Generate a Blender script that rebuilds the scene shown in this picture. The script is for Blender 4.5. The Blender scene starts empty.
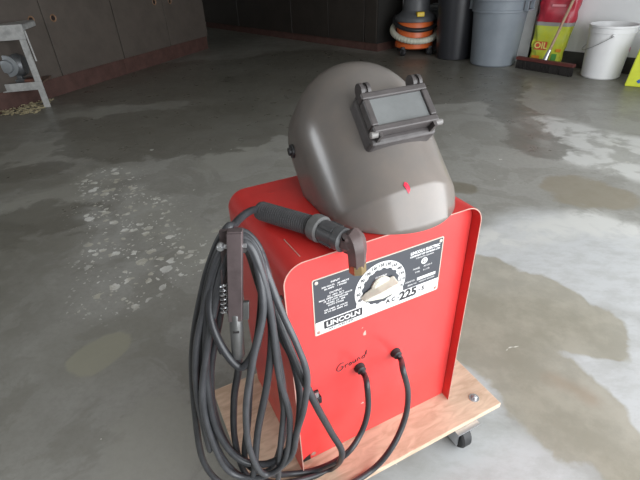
import bpy, bmesh, math, random
from math import sin, cos, pi, radians
from mathutils import Vector, Matrix

random.seed(7)
S = bpy.context.scene
COL = S.collection

# ------------------------------------------------------------------ camera
F_PX, PITCH, ROLL, HC = 438.7237, 0.572123, -0.0472606, 1.092538
_fw = Vector((0, cos(PITCH), -sin(PITCH)))
_r0 = Vector((1, 0, 0)); _u0 = _r0.cross(_fw)
_R = cos(ROLL) * _r0 + sin(ROLL) * _u0
_U = -sin(ROLL) * _r0 + cos(ROLL) * _u0
CAM = Vector((0, 0, HC))
cd = bpy.data.cameras.new('camera'); co = bpy.data.objects.new('camera', cd); COL.objects.link(co)
cm = Matrix((_R, _U, -_fw)).transposed().to_4x4(); cm.translation = CAM
co.matrix_world = cm
cd.sensor_width = 36; cd.sensor_fit = 'HORIZONTAL'; cd.lens = F_PX / 640 * 36
cd.clip_start = 0.02; cd.clip_end = 200
S.camera = co
S.view_settings.view_transform = 'Standard'; S.view_settings.look = 'None'
S.view_settings.gamma = 1; S.view_settings.use_curve_mapping = False
S.view_settings.exposure = 0.0

# ------------------------------------------------------------------ light
w = bpy.data.worlds.new('sky'); S.world = w; w.use_nodes = True
bg = w.node_tree.nodes['Background']
bg.inputs[0].default_value = (0.80, 0.90, 1.0, 1); bg.inputs[1].default_value = 0.9

def area(name, loc, target, sx, sy, power, col):
    l = bpy.data.lights.new(name, 'AREA'); l.shape = 'RECTANGLE'; l.size = sx; l.size_y = sy
    l.energy = power; l.color = col
    o = bpy.data.objects.new(name, l); COL.objects.link(o); o.location = loc
    o.rotation_euler = (Vector(target) - Vector(loc)).to_track_quat('-Z', 'Y').to_euler()
    return o
# daylight through the open garage door (right and behind the camera)
DOOR_A, DOOR_B = Vector((3.75, 1.75, 0)), Vector((0.35, -1.45, 0))
_dd = (DOOR_B - DOOR_A).normalized(); _dn = Vector((_dd.y, -_dd.x, 0))
_dc = (DOOR_A + DOOR_B) / 2
if _dn.dot(Vector((0, .6, 0)) - _dc) < 0: _dn = -_dn
area('door_daylight', _dc + Vector((0, 0, 1.12)) - _dn * .02, _dc + _dn + Vector((0, 0, 1.12)), (DOOR_B - DOOR_A).length - .3, 2.2, 172, (0.95, 0.98, 1.0))
# daylight through the small window in the left wall
area('window_daylight', (-3.72, 0.75, 1.45), (0, 0.75, 1.45), 0.9, 0.8, 26, (0.92, 0.96, 1.0))

# ------------------------------------------------------------------ projection helpers (real distances)
def ray(u, v): return _fw * F_PX + _R * (u - 320) + _U * (240 - v)
def onz(u, v, z=0.0):
    d = ray(u, v); return CAM + d * ((z - HC) / d.z)
def ony(u, v, y):
    d = ray(u, v); return CAM + d * (y / d.y)
def onplane(u, v, p, n):
    d = ray(u, v); return CAM + d * ((Vector(p) - CAM).dot(n) / d.dot(n))

# ------------------------------------------------------------------ materials
def mat(name, col, rough=.5, metal=0, bump=0, bscale=60, var=0, vscale=8, spec=.5, coat=0, col2=None):
    m = bpy.data.materials.new(name); m.use_nodes = True
    nt = m.node_tree; b = nt.nodes['Principled BSDF']
    b.inputs['Base Color'].default_value = (*col, 1); b.inputs['Roughness'].default_value = rough
    b.inputs['Metallic'].default_value = metal; b.inputs['Specular IOR Level'].default_value = spec
    b.inputs['Coat Weight'].default_value = coat; b.inputs['Coat Roughness'].default_value = .15
    tc = nt.nodes.new('ShaderNodeTexCoord')
    n = nt.nodes.new('ShaderNodeTexNoise'); n.inputs['Scale'].default_value = vscale
    n.inputs['Detail'].default_value = 5; n.inputs['Roughness'].default_value = .65
    nt.links.new(tc.outputs['Object'], n.inputs['Vector'])
    mx = nt.nodes.new('ShaderNodeMix'); mx.data_type = 'RGBA'
    c2 = col2 if col2 else tuple(min(1, c * (1 - var)) for c in col)
    mx.inputs[6].default_value = (*col, 1); mx.inputs[7].default_value = (*c2, 1)
    mr = nt.nodes.new('ShaderNodeMapRange'); mr.inputs[1].default_value = .4; mr.inputs[2].default_value = .68
    nt.links.new(n.outputs[0], mr.inputs[0]); nt.links.new(mr.outputs[0], mx.inputs[0])
    nt.links.new(mx.outputs[2], b.inputs['Base Color'])
    if bump:
        n2 = nt.nodes.new('ShaderNodeTexNoise'); n2.inputs['Scale'].default_value = bscale; n2.inputs['Detail'].default_value = 3
        nt.links.new(tc.outputs['Object'], n2.inputs['Vector'])
        bp = nt.nodes.new('ShaderNodeBump'); bp.inputs['Strength'].default_value = bump; bp.inputs['Distance'].default_value = .004
        nt.links.new(n2.outputs[0], bp.inputs['Height']); nt.links.new(bp.outputs[0], b.inputs['Normal'])
    return m

# ------------------------------------------------------------------ object helpers
MATS = {}
ROOT = {}
def thing(name, label, cat, loc=(0, 0, 0), rotz=0, group=None):
    o = bpy.data.objects.new(name, None); COL.objects.link(o)
    o.empty_display_size = .05
    o.location = loc; o.rotation_euler = (0, 0, rotz)
    o['label'] = label; o['category'] = cat
    if group: o['group'] = group
    ROOT[o.name] = Matrix.Translation(Vector(loc)) @ Matrix.Rotation(rotz, 4, 'Z')
    return o
def obj(name, bm, m, parent=None, world=False, smooth=None, bevel=0, seg=2, label=None):
    """link a bmesh as one object; world=True: verts given in world space"""
    me = bpy.data.meshes.new(name)
    if world and parent is not None and parent.name in ROOT:
        bmesh.ops.transform(bm, matrix=ROOT[parent.name].inverted(), verts=bm.verts)
    bmesh.ops.recalc_face_normals(bm, faces=bm.faces)
    bm.to_mesh(me); bm.free()
    for mm in (m if isinstance(m, (list, tuple)) else [m]): me.materials.append(mm)
    o = bpy.data.objects.new(name, me); COL.objects.link(o)
    if parent is not None:
        o.parent = parent
        if parent.name in ROOT: pass
        if world: ROOT[o.name] = ROOT.get(parent.name, Matrix())
        else: ROOT[o.name] = ROOT.get(parent.name, Matrix())
    if smooth is not None:
        for p in me.polygons: p.use_smooth = True
        if smooth < 180:
            me.set_sharp_from_angle(angle=radians(smooth))
    if bevel:
        b = o.modifiers.new('bevel', 'BEVEL'); b.width = bevel; b.segments = seg; b.limit_method = 'ANGLE'
    if label: o['label'] = label
    return o
def struct(name, bm, m, **k):
    o = obj(name, bm, m, **k); o['kind'] = 'structure'; return o
def tag(o, label, cat, group=None):
    o['label'] = label; o['category'] = cat
    if group: o['group'] = group
    return o
def box(bm, x0, x1, y0, y1, z0, z1, M=None, mi=0):
    vs = [bm.verts.new((x, y, z)) for x in (x0, x1) for y in (y0, y1) for z in (z0, z1)]
    fs = [(0, 1, 3, 2), (4, 6, 7, 5), (0, 4, 5, 1), (2, 3, 7, 6), (0, 2, 6, 4), (1, 5, 7, 3)]
    out = [bm.faces.new([vs[i] for i in f]) for f in fs]
    for f in out: f.material_index = mi
    if M is not None:
        for v in vs: v.co = M @ v.co
    return vs
def catmull(pts, n=10):
    P = [Vector(p) for p in pts]; P = [2 * P[0] - P[1]] + P + [2 * P[-1] - P[-2]]
    out = []
    for i in range(1, len(P) - 2):
        for k in range(n):
            t = k / n
            a, b, c, d = P[i - 1], P[i], P[i + 1], P[i + 2]
            out.append(.5 * ((2 * b) + (c - a) * t + (2 * a - 5 * b + 4 * c - d) * t * t + (3 * b - a - 3 * c + d) * t ** 3))
    out.append(P[-2]); return out
def tube(bm, pts, r, seg=10, n=8, raw=False, mi=0):
    path = [Vector(p) for p in pts] if raw else catmull(pts, n)
    N = len(path)
    rad = r if callable(r) else (lambda t: r)
    T = [(path[min(i + 1, N - 1)] - path[max(i - 1, 0)]).normalized() for i in range(N)]
    up = Vector((0, 0, 1)) if abs(T[0].z) < .9 else Vector((1, 0, 0))
    nrm = (up - T[0] * up.dot(T[0])).normalized(); rings = []
    for i in range(N):
        nrm = (nrm - T[i] * nrm.dot(T[i])).normalized(); bn = T[i].cross(nrm)
        rr = rad(i / (N - 1))
        rings.append([bm.verts.new(path[i] + (nrm * cos(2 * pi * k / seg) + bn * sin(2 * pi * k / seg)) * rr) for k in range(seg)])
    for a, b in zip(rings, rings[1:]):
        for k in range(seg):
            f = bm.faces.new((a[k], a[(k + 1) % seg], b[(k + 1) % seg], b[k])); f.material_index = mi
    for e in (rings[0][::-1], rings[-1]): bm.faces.new(e).material_index = mi
def lathe(bm, prof, seg=40, M=None, cap0=True, cap1=True, mi=0):
    """prof: list of (r, z)"""
    rings = []
    for r, z in prof:
        ring = [bm.verts.new((r * cos(2 * pi * k / seg), r * sin(2 * pi * k / seg), z)) for k in range(seg)]
        rings.append(ring)
    fs = []
    for a, b in zip(rings, rings[1:]):
        for k in range(seg): fs.append(bm.faces.new((a[k], a[(k + 1) % seg], b[(k + 1) % seg], b[k])))
    if cap0: fs.append(bm.faces.new(rings[0][::-1]))
    if cap1: fs.append(bm.faces.new(rings[-1]))
    for f in fs: f.material_index = mi
    if M is not None:
        for rg in rings:
            for v in rg: v.co = M @ v.co
def along(p0, p1):
    """matrix taking +Z (0..len) onto p0->p1"""
    p0, p1 = Vector(p0), Vector(p1); d = p1 - p0
    return Matrix.Translation(p0) @ d.to_track_quat('Z', 'Y').to_matrix().to_4x4()
def prism(bm, poly, M, h, mi=0):
    """poly in local xy, extruded 0..h in z, transformed by M"""
    a = [bm.verts.new(M @ Vector((x, y, 0))) for x, y in poly]; b = [bm.verts.new(M @ Vector((x, y, h))) for x, y in poly]
    n = len(poly)
    fs = [bm.faces.new(a[::-1]), bm.faces.new(b)] + [bm.faces.new((a[i], a[(i + 1) % n], b[(i + 1) % n], b[i])) for i in range(n)]
    for f in fs: f.material_index = mi
def text_bm(items, depth=.0004):
    """items: (string, x, y, size, align, shear, rot, sx) laid out in a plane; returns bmesh in local xy"""
    bm = bmesh.new()
    for it in items:
        s, x, y, size = it[:4]; al = it[4] if len(it) > 4 else 'CENTER'
        sh = it[5] if len(it) > 5 else 0; ro = it[6] if len(it) > 6 else 0; bold = it[7] if len(it) > 7 else 0; sx = it[8] if len(it) > 8 else 1
        c = bpy.data.curves.new('lettering', 'FONT'); c.body = s; c.size = size; c.align_x = al; c.align_y = 'CENTER'
        c.shear = sh; c.extrude = depth; c.offset = bold; c.resolution_u = 3
        o = bpy.data.objects.new('lettering_source', c); COL.objects.link(o)
        bpy.context.view_layer.update()
        me = bpy.data.meshes.new_from_object(o.evaluated_get(bpy.context.evaluated_depsgraph_get()))
        me.transform(Matrix.Translation((x, y, 0)) @ Matrix.Rotation(ro, 4, 'Z') @ Matrix.Diagonal((sx, 1, 1, 1)))
        bm.from_mesh(me); bpy.data.meshes.remove(me); bpy.data.objects.remove(o); bpy.data.curves.remove(c)
    return bm

# ================================================================== FLOOR
def floor_material():
    m = bpy.data.materials.new('stained_concrete'); m.use_nodes = True
    nt = m.node_tree; N = nt.nodes; L = nt.links; b = N['Principled BSDF']
    def link(a, i): L.new(a, i)
    def val(x, sock):
        if isinstance(x, (int, float)): sock.default_value = x
        else: L.new(x, sock)
    def M(op, a, b2=0.0, c=None, clamp=False):
        n = N.new('ShaderNodeMath'); n.operation = op; n.use_clamp = clamp
        val(a, n.inputs[0]); val(b2, n.inputs[1])
        if c is not None: val(c, n.inputs[2])
        return n.outputs[0]
    def noise(vec, s, d=4, r=.6, dist=0):
        n = N.new('ShaderNodeTexNoise'); n.inputs['Scale'].default_value = s; n.inputs['Detail'].default_value = d
        n.inputs['Roughness'].default_value = r; n.inputs['Distortion'].default_value = dist; link(vec, n.inputs['Vector']); return n
    def ramp(x, a, b2, lo=0., hi=1.):
        n = N.new('ShaderNodeMapRange'); n.interpolation_type = 'SMOOTHSTEP'
        val(x, n.inputs[0]); n.inputs[1].default_value = a; n.inputs[2].default_value = b2; n.inputs[3].default_value = lo; n.inputs[4].default_value = hi
        return n.outputs[0]
    def mixc(f, a, c):
        n = N.new('ShaderNodeMix'); n.data_type = 'RGBA'; val(f, n.inputs[0])
        for x, s in ((a, n.inputs[6]), (c, n.inputs[7])):
            if isinstance(x, tuple): s.default_value = (*x, 1)
            else: link(x, s)
        return n.outputs[2]
    tc = N.new('ShaderNodeTexCoord'); V = tc.outputs['Object']
    # warped coordinate for organic stain outlines
    wn = noise(V, 3.2, 5, .55); wn2 = noise(V, 1.1, 2, .5)
    def vm(op, a, b2):
        n = N.new('ShaderNodeVectorMath'); n.operation = op
        for x, s in ((a, n.inputs[0]), (b2, n.inputs[1])):
            if isinstance(x, (tuple, Vector)): s.default_value = x
            else: link(x, s)
        return n
    def scale(v, k):
        n = N.new('ShaderNodeVectorMath'); n.operation = 'SCALE'; link(v, n.inputs[0]); n.inputs[3].default_value = k; return n.outputs[0]
    def warped(k1):
        o1 = scale(vm('SUBTRACT', wn.outputs['Color'], (.5, .5, .5)).outputs[0], k1)
        return vm('ADD', V, o1).outputs[0]
    Wn = warped(.16); Wf = warped(.55)
    def cap(u, p1, p2, ra, rb, W):
        a = onz(*p1); c = onz(*p2); r = (onz(*ra) - onz(*rb)).length / 2
        if (c - a).length < 1e-4: c = a + Vector((.001, 0, 0))
        ba = c - a
        pa = vm('SUBTRACT', W, a).outputs[0]
        d = vm('DOT_PRODUCT', pa, ba).outputs['Value']
        h = M('MULTIPLY', d, 1 / ba.length_squared, clamp=True)
        cx = N.new('ShaderNodeCombineXYZ')
        n = N.new('ShaderNodeVectorMath'); n.operation = 'SCALE'; n.inputs[0].default_value = ba; link(h, n.inputs[3])
        N.remove(cx)
        q = vm('SUBTRACT', pa, n.outputs[0]).outputs[0]
        ln = vm('LENGTH', q, (0, 0, 0)).outputs['Value']
        return M('SUBTRACT', ln, r)
    def union(caps, W, k=.03):
        out = None
        for c in caps:
            d = cap(None, *c, W)
            out = d if out is None else M('SMOOTH_MIN', out, d, k)
        return out
    # ---- base tone
    n1 = noise(V, .9, 6, .6, .3); n2 = noise(V, 7, 6, .7); n3 = noise(V, 45, 4, .7)
    base = mixc(ramp(n1.outputs[0], .38, .62), (.165, .158, .134), (.25, .244, .218))
    base = mixc(ramp(n2.outputs[0], .45, .75, 0, .35), base, (.36, .355, .33))
    nm = noise(V, 2.6, 7, .62, .8); nm2 = noise(V, 5.5, 6, .6, .4)
    lit_right = union([((520, 190), (640, 250), (560, 60), (560, 330)), ((420, 470), (620, 400), (540, 360), (500, 480))], V, .2)  # broad brightening on the right: missing light put into the concrete colour
    base = mixc(M('MULTIPLY', ramp(lit_right, .25, -.25), .45), base, (.40, .395, .375))
    base = mixc(ramp(nm.outputs[0], .50, .54, 0, .32), base, (.17, .162, .135))
    base = mixc(ramp(nm2.outputs[0], .56, .60, 0, .22), base, (.33, .325, .30))
    base = mixc(ramp(n3.outputs[0], .40, .65, 0, .18), base, (.15, .145, .125))
    # ---- scuffed pale concrete (right of the cart)
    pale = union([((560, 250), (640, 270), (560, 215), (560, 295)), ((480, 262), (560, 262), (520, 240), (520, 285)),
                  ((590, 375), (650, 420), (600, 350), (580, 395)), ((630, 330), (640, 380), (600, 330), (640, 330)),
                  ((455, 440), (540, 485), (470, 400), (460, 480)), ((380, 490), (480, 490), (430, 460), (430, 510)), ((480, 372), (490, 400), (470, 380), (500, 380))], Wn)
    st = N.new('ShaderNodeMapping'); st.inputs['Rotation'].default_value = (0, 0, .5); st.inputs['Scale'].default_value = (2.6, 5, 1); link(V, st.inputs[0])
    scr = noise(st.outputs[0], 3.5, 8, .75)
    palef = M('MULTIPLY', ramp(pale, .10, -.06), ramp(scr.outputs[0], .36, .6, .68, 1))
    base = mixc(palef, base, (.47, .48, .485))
    light2 = union([((545, 125), (615, 145), (585, 122), (585, 142)), ((600, 148), (655, 160), (620, 132), (620, 172)),
                    ((495, 240), (560, 226), (530, 222), (530, 242)), ((590, 222), (650, 238), (620, 218), (620, 242)) ], Wn)
    base = mixc(M('MULTIPLY', ramp(light2, .06, -.05), ramp(nm2.outputs[0], .42, .56, .25, 1)), base, (.54, .54, .52))
    # pale patches on the left
    light3 = union([((20, 157), (78, 145), (50, 143), (50, 163)), ((40, 203), (100, 180), (70, 182), (70, 206)), 
                    ((130, 190), (190, 250), (140, 225), (180, 225)), ((70, 118), (105, 112), (90, 110), (90, 118)), ((215, 165), (245, 150), (230, 148), (230, 164)), ((130, 440), (210, 425), (160, 405), (160, 460))], Wn)
    base = mixc(M('MULTIPLY', ramp(M('ADD', light3, M('MULTIPLY', M('SUBTRACT', nm.outputs[0], .5), .6)), .05, -.05), .5), base, (.31, .305, .27))
    # darker smooth areas, stretched across the far floor
    dark = union([((150, 80), (300, 72), (250, 55), (250, 92)), ((300, 62), (440, 80), (380, 55), (380, 88)), ((140, 132), (215, 128), (170, 112), (170, 160)), ((260, 100), (320, 110), (280, 85), (280, 125)), ((500, 95), (540, 150), (485, 120), (530, 120)),
                  ((10, 172), (50, 170), (30, 163), (30, 178)), ((15, 225), (60, 218), (40, 208), (40, 240)), ((70, 125), (110, 122), (90, 118), (90, 130))], Wn)
    base = mixc(M('MULTIPLY', ramp(M('ADD', dark, M('MULTIPLY', M('SUBTRACT', nm2.outputs[0], .5), .5)), .03, -.03), .6), base, (.115, .108, .088))
    # ---- olive brown water stains
    wet = union([((470, 285), (525, 305), (480, 255), (470, 325)), ((525, 312), (585, 328), (570, 298), (560, 346)),
                 ((470, 325), (520, 365), (505, 320), (475, 362)), ((530, 375), (575, 415), (555, 362), (517, 420)),
                 ((575, 415), (650, 478), (610, 420), (570, 458))], Wn)
    wetf = ramp(M('ADD', wet, M('MULTIPLY', M('SUBTRACT', nm2.outputs[0], .5), .10)), .010, -.010)
    brown = union([((578, 190), (596, 195), (585, 178), (585, 206))], Wn)
    brownf = ramp(M('ADD', brown, M('MULTIPLY', M('SUBTRACT', nm2.outputs[0], .5), .25)), .03, -.03)
    br2 = union([((458, 186), (466, 187), (462, 181), (462, 192))], Wn); br2f = ramp(br2, .012, -.012)
    tan = union([((88, 358), (112, 346), (100, 340), (100, 366))], Wn, .02); tanf = ramp(tan, .010, -.006)
    halo = union([((80, 350), (125, 345), (100, 322), (100, 382))], Wn, .02); halof = ramp(halo, .05, -.05)
    olive = mixc(ramp(n2.outputs[0], .4, .65), (.27, .252, .20), (.335, .31, .25))
    rust = union([((555, 380), (585, 400), (570, 380), (566, 396))], Wn); rustf = ramp(rust, .02, -.03)
    base = mixc(M('MULTIPLY', wetf, .85), base, olive)
    base = mixc(M('MULTIPLY', rustf, .5), base, (.27, .20, .14))
    base = mixc(M('MULTIPLY', brownf, .8), base, (.235, .205, .15))
    base = mixc(M('MULTIPLY', br2f, .75), base, (.16, .14, .10))
    base = mixc(M('MULTIPLY', halof, .35), base, (.20, .195, .165))
    base = mixc(M('MULTIPLY', tanf, .8), base, (.31, .30, .235))
    # ---- paint flecks
    def flecks(scale_, thr, size, jit=1):
        v = N.new('ShaderNodeTexVoronoi'); v.inputs['Scale'].default_value = scale_; v.inputs['Randomness'].default_value = 1
        k = warpf(.05, 22); link(k, v.inputs['Vector'])
        hue = N.new('ShaderNodeSeparateColor'); link(v.outputs['Color'], hue.inputs[0])
        on = M('GREATER_THAN', hue.outputs[0], thr)
        sz = M('MULTIPLY', hue.outputs[1], size)
        inside = M('LESS_THAN', v.outputs['Distance'], sz)
        return M('MULTIPLY', on, inside)
    def warpf(k, s):
        q = noise(V, s, 3, .6)
        o1 = scale(vm('SUBTRACT', q.outputs['Color'], (.5, .5, .5)).outputs[0], k); return vm('ADD', V, o1).outputs[0]
    Wc = warped(.30)
    clus = union([((112, 178), (128, 285), (88, 230), (150, 230)), ((150, 205), (160, 255), (145, 230), (185, 230))], Wc, .05)
    arc = union([((160, 285), (185, 265), (165, 275), (180, 275)), ((185, 266), (222, 236), (192, 252), (216, 252))], Wn, .05)
    cl = M('MINIMUM', clus, arc)
    cf = ramp(cl, .06, -.03)
    f1 = M('MAXIMUM', M('MULTIPLY', M('MULTIPLY', flecks(24, .45, .55), cf), .85), M('MULTIPLY', M('MULTIPLY', flecks(17, .62, .42), cf), .8))
    f2 = M('MULTIPLY', flecks(62, .62, .42), ramp(cl, .14, -.05))
    f3 = flecks(7, .90, .085)
    f4 = flecks(24, .972, .16)
    base = mixc(M('MULTIPLY', M('MULTIPLY', cf, ramp(nm2.outputs[0], .4, .6)), .35), base, (.38, .38, .36))
    fl = M('MAXIMUM', M('MAXIMUM', f1, M('MULTIPLY', f2, .8)), M('MAXIMUM', M('MULTIPLY', f3, .85), f4))
    fcol = mixc(ramp(n2.outputs[0], .4, .6), (.74, .74, .71), (.46, .44, .37))
    base = mixc(fl, base, fcol)
    # crack line
    a, c = onz(418, 452), onz(452, 480)
    crk = cap(None, (418, 452), (456, 484), (100, 352), (100, 352.6), Wn)
    base = mixc(M('MULTIPLY', ramp(crk, .0035, .0015), .8), base, (.06, .06, .055))
    sw = cap(None, (507, 354), (521, 345), (100, 352), (100, 352.6), Wn)
    base = mixc(ramp(sw, .004, .002), base, (.62, .61, .55))
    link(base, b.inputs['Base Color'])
    # ---- gloss
    rg = ramp(n2.outputs[0], .35, .7, .36, .52)
    rg = M('SUBTRACT', rg, M('MULTIPLY', wetf, .06))
    rg = M('ADD', rg, M('MULTIPLY', palef, .15))
    rg = M('SUBTRACT', rg, M('MULTIPLY', ramp(dark, .10, -.06), .09))
    link(rg, b.inputs['Roughness']); b.inputs['Specular IOR Level'].default_value = .5
    bp = N.new('ShaderNodeBump'); bp.inputs['Strength'].default_value = .12; bp.inputs['Distance'].default_value = .004
    link(n3.outputs[0], bp.inputs['Height']); link(bp.outputs[0], b.inputs['Normal'])
    return m

BXE_PX = (376, 51)
# room outline (left cabinets run, back cabinets run, white wall, open garage door, near wall)
B0, B1 = Vector((-1.93, 9.58, 0)), Vector((0.98, 6.10, 0))          # foot of back cabinets
bd = (B1 - B0).normalized(); bn = Vector((-bd.y, bd.x, 0))
if bn.y < 0: bn = -bn                                               # away from the camera
L0, L1 = onz(45, 101), onz(215, 47)                                 # foot of left cabinets
ld = (L1 - L0).normalized(); ln = Vector((-ld.y, ld.x, 0))          # away from the room (left)
if ln.x > 0: ln = -ln
wd = bd.copy(); wn_ = bn.copy(); W0 = onz(600, 73) + bn * .12                   # foot of the white wall, parallel to the cabinets

_p = onplane(*BXE_PX, B0, bn); BXE = (_p - B0).dot(bd)
def wallbox(bm, a, b, n, t, z0, z1, off=0):
    a2, b2 = a + n * off, b + n * off
    vs = [bm.verts.new(p + Vector((0, 0, z))) for z in (z0, z1) for p in (a2, b2, b2 + n * t, a2 + n * t)]
    for f in ((0, 1, 2, 3), (4, 5, 6, 7), (0, 1, 5, 4), (1, 2, 6, 5), (2, 3, 7, 6), (3, 0, 4, 7)): bm.faces.new([vs[i] for i in f])

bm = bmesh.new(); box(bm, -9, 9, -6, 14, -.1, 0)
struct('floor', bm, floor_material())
M_white = mat('white_painted_wall', (.78, .79, .80), .55, var=.06, vscale=2, bump=.05)
M_dim = mat('plaster_wall', (.42, .41, .38), .8, var=.15, vscale=1.5)
M_ceil = mat('ceiling_board', (.50, .49, .47), .9, var=.1, vscale=1)
M_base = mat('dark_baseboard', (.055, .052, .048), .6, var=.3)
HW = 2.55
bm = bmesh.new(); box(bm, -9, 9, -6, 14, HW, HW + .1); struct('ceiling', bm, M_ceil)
def meet(p, d, q, e):
    den = d.x * e.y - d.y * e.x; t = ((q.x - p.x) * e.y - (q.y - p.y) * e.x) / den; return p + d * t
RW0 = W0 + wd * ((B0 - W0).dot(wd) - .9); RW1 = meet(W0, wd, DOOR_A, _dd)
bm = bmesh.new(); wallbox(bm, RW0, RW1, wn_, .12, 0, HW); struct('wall_back', bm, M_white)
bm = bmesh.new(); wallbox(bm, B0 + bd * (BXE + 1.06) + bn * (W0 - B0).dot(bn), W0 + wd * 1.2, wn_, -.015, 0, .15); struct('baseboard_back', bm, M_base)
C1 = L0 - ld * 1.9 + ln * .6
bm = bmesh.new(); wallbox(bm, C1, RW0, ln, .12, 0, HW); struct('wall_left', bm, M_dim)
# near part of the left wall with a window opening
bm = bmesh.new()
xw = -3.80
wallbox(bm, Vector((xw, C1.y, 0)), C1, Vector((0, 1, 0)), .12, 0, HW)
for (y0, y1, z0, z1) in ((-2.5, .3, 0, HW), (1.2, C1.y + .1, 0, HW), (.3, 1.2, 0, 1.05), (.3, 1.2, 1.85, HW)):
    box(bm, xw - .12, xw, y0, y1, z0, z1)
struct('wall_near', bm, M_dim)
bm = bmesh.new()
for (y0, y1, z0, z1) in ((.28, 1.22, 1.03, 1.07), (.28, 1.22, 1.83, 1.87), (.28, .32, 1.07, 1.83), (1.18, 1.22, 1.07, 1.83)):
    box(bm, xw - .08, xw + .02, y0, y1, z0, z1)
struct('window_1', bm, mat('window_frame_paint', (.7, .7, .68), .5))
# wall behind the camera and the head of the open garage door
bm = bmesh.new(); wallbox(bm, Vector((xw, -2.5, 0)), Vector((DOOR_B.x - .3, -2.5, 0)), Vector((0, -1, 0)), .12, 0, HW)
struct('wall_front', bm, M_dim)
bm = bmesh.new(); n_out = -_dn
wallbox(bm, DOOR_A - _dd * .4, DOOR_B + _dd * .8, n_out, .12, 2.25, HW)
wallbox(bm, DOOR_A - _dd * .4, DOOR_A, n_out, .12, 0, 2.25); wallbox(bm, DOOR_B, DOOR_B + _dd * .9, n_out, .12, 0, 2.25)
struct('wall_right', bm, M_dim)

# ================================================================== CABINETS
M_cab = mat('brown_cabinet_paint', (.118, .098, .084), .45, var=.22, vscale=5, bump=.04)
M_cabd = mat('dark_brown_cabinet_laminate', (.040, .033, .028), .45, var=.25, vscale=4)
M_kick = mat('red_brown_toe_kick', (.115, .058, .048), .6, var=.35, vscale=9)
M_gap = mat('cabinet_shadow_gap', (.02, .018, .016), .8)
M_brass = mat('aged_copper_cup', (.34, .20, .12), .5, metal=.3, var=.4, vscale=40)
def frame(o, d, n):      # local x along d, y = away (n), z up
    return Matrix(((d.x, n.x, 0, o.x), (d.y, n.y, 0, o.y), (0, 0, 1, o.z), (0, 0, 0, 1)))
def cabinet(name, label, o, d, n, x0, x1, seams, ztop, depth, kick, md, pulls=(), group=None, stile=None):
    M = frame(o, d, n)
    t = thing(name, label, 'cabinet', M @ Vector((x0, 0, 0)), 0, group)
    bm = bmesh.new(); box(bm, x0 + .002, x1 - .002, .022, depth, kick, ztop, M); obj('carcass', bm, M_gap, t, True)
    bm = bmesh.new(); box(bm, x0 + .002, x1 - .002, .030, depth - .02, 0.001, kick - .001, M); obj('toe_kick', bm, M_kick, t, True)
    xs = [x0 + .003] + list(seams) + [x1 - .003]
    for a, b in zip(xs, xs[1:]):
        bm = bmesh.new(); box(bm, a + .005, b - .005, 0, .021, kick + .004, ztop - .004, M)
        dr = obj('door', bm, md, t, True, bevel=.003)
        for px in pulls:
            if a < px[0] < b:
                bm = bmesh.new()
                Mp = M @ Matrix.Translation((px[0], -.001, px[1])) @ Matrix.Rotation(pi / 2, 4, 'X')
                lathe(bm, [(.021, -.004), (.030, -.004), (.036, .003), (.032, .006), (.023, .002), (.021, -.003)], 28, Mp, False, False, 0)
                lathe(bm, [(.022, .0005), (.001, .0005)], 28, Mp, False, True, 1)
                obj('cup_pull', bm, [M_brass, mat('dark_pull_hole', (.02, .012, .01), .7)], dr, True, smooth=50)
    return t
def xl(u, v, o, d, n, off=0):   # coordinate along a cabinet face for a pixel, and its height
    p = onplane(u, v, o + n * off, n); return ((p - o).dot(d), p.z)
Lo = L0.copy()
s1 = xl(62, 73, Lo, ld, ln)[0]; s2 = xl(125, 59, Lo, ld, ln)[0]; e2 = xl(209, 41, Lo, ld, ln)[0]
s15 = (s2 + e2) / 2 - .1
kh = xl(125, 59, Lo, ld, ln)[1]
pl = [xl(*p, Lo, ld, ln) for p in ((31, 20), (53, 18), (154, 2), (169.5, 1))]
sm = (pl[2][0] + pl[3][0]) / 2
cabinet('base_cabinet', 'brown base cabinet behind the white metal stand, with copper cup pulls', Lo, ld, ln, s1 - 1.0, s2, [s1], 2.1, .55, kh, M_cab, pl[:2], 'brown cabinets along the left wall')
cabinet('base_cabinet', 'brown base cabinet at the far end of the left run, beside the dark corner', Lo, ld, ln, s2, e2, [sm], 2.1, .55, kh, M_cab, pl[2:], 'brown cabinets along the left wall')
# back run
bx = [xl(u, v, B0, bd, bn)[0] for u, v in ((240, 33), (293, 41), (329, 45.5), (364, 49), (376, 51))]
kb = .10
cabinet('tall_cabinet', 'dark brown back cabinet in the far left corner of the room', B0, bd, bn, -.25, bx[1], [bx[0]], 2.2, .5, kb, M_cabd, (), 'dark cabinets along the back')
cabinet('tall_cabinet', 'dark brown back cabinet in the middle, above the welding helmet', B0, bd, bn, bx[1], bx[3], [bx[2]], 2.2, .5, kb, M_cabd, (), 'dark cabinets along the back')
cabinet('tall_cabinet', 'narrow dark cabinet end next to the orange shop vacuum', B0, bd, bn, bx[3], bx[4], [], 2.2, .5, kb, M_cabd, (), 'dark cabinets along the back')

bm = bmesh.new(); _o = bn * ((W0 - B0).dot(bn) - .016); wallbox(bm, B0 + bd * (bx[4] + .02) + _o, B0 + bd * (bx[4] + 1.05) + _o, bn, .014, 0, 2.2); struct('dark_panel_1', bm, M_cabd)  # thin dark sheet put on the wall to fill the dark area behind the vacuum
# ================================================================== WHITE STAND (far left)
M_wmet = mat('chipped_white_metal', (.50, .50, .49), .5, var=.35, vscale=18, bump=.1)
M_grey_m = mat('grey_cast_metal', (.20, .21, .22), .4, metal=.5, var=.4, vscale=20)
A = onz(47, 107); sdx = Vector((-.92, -.20, 0)).normalized()
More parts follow.
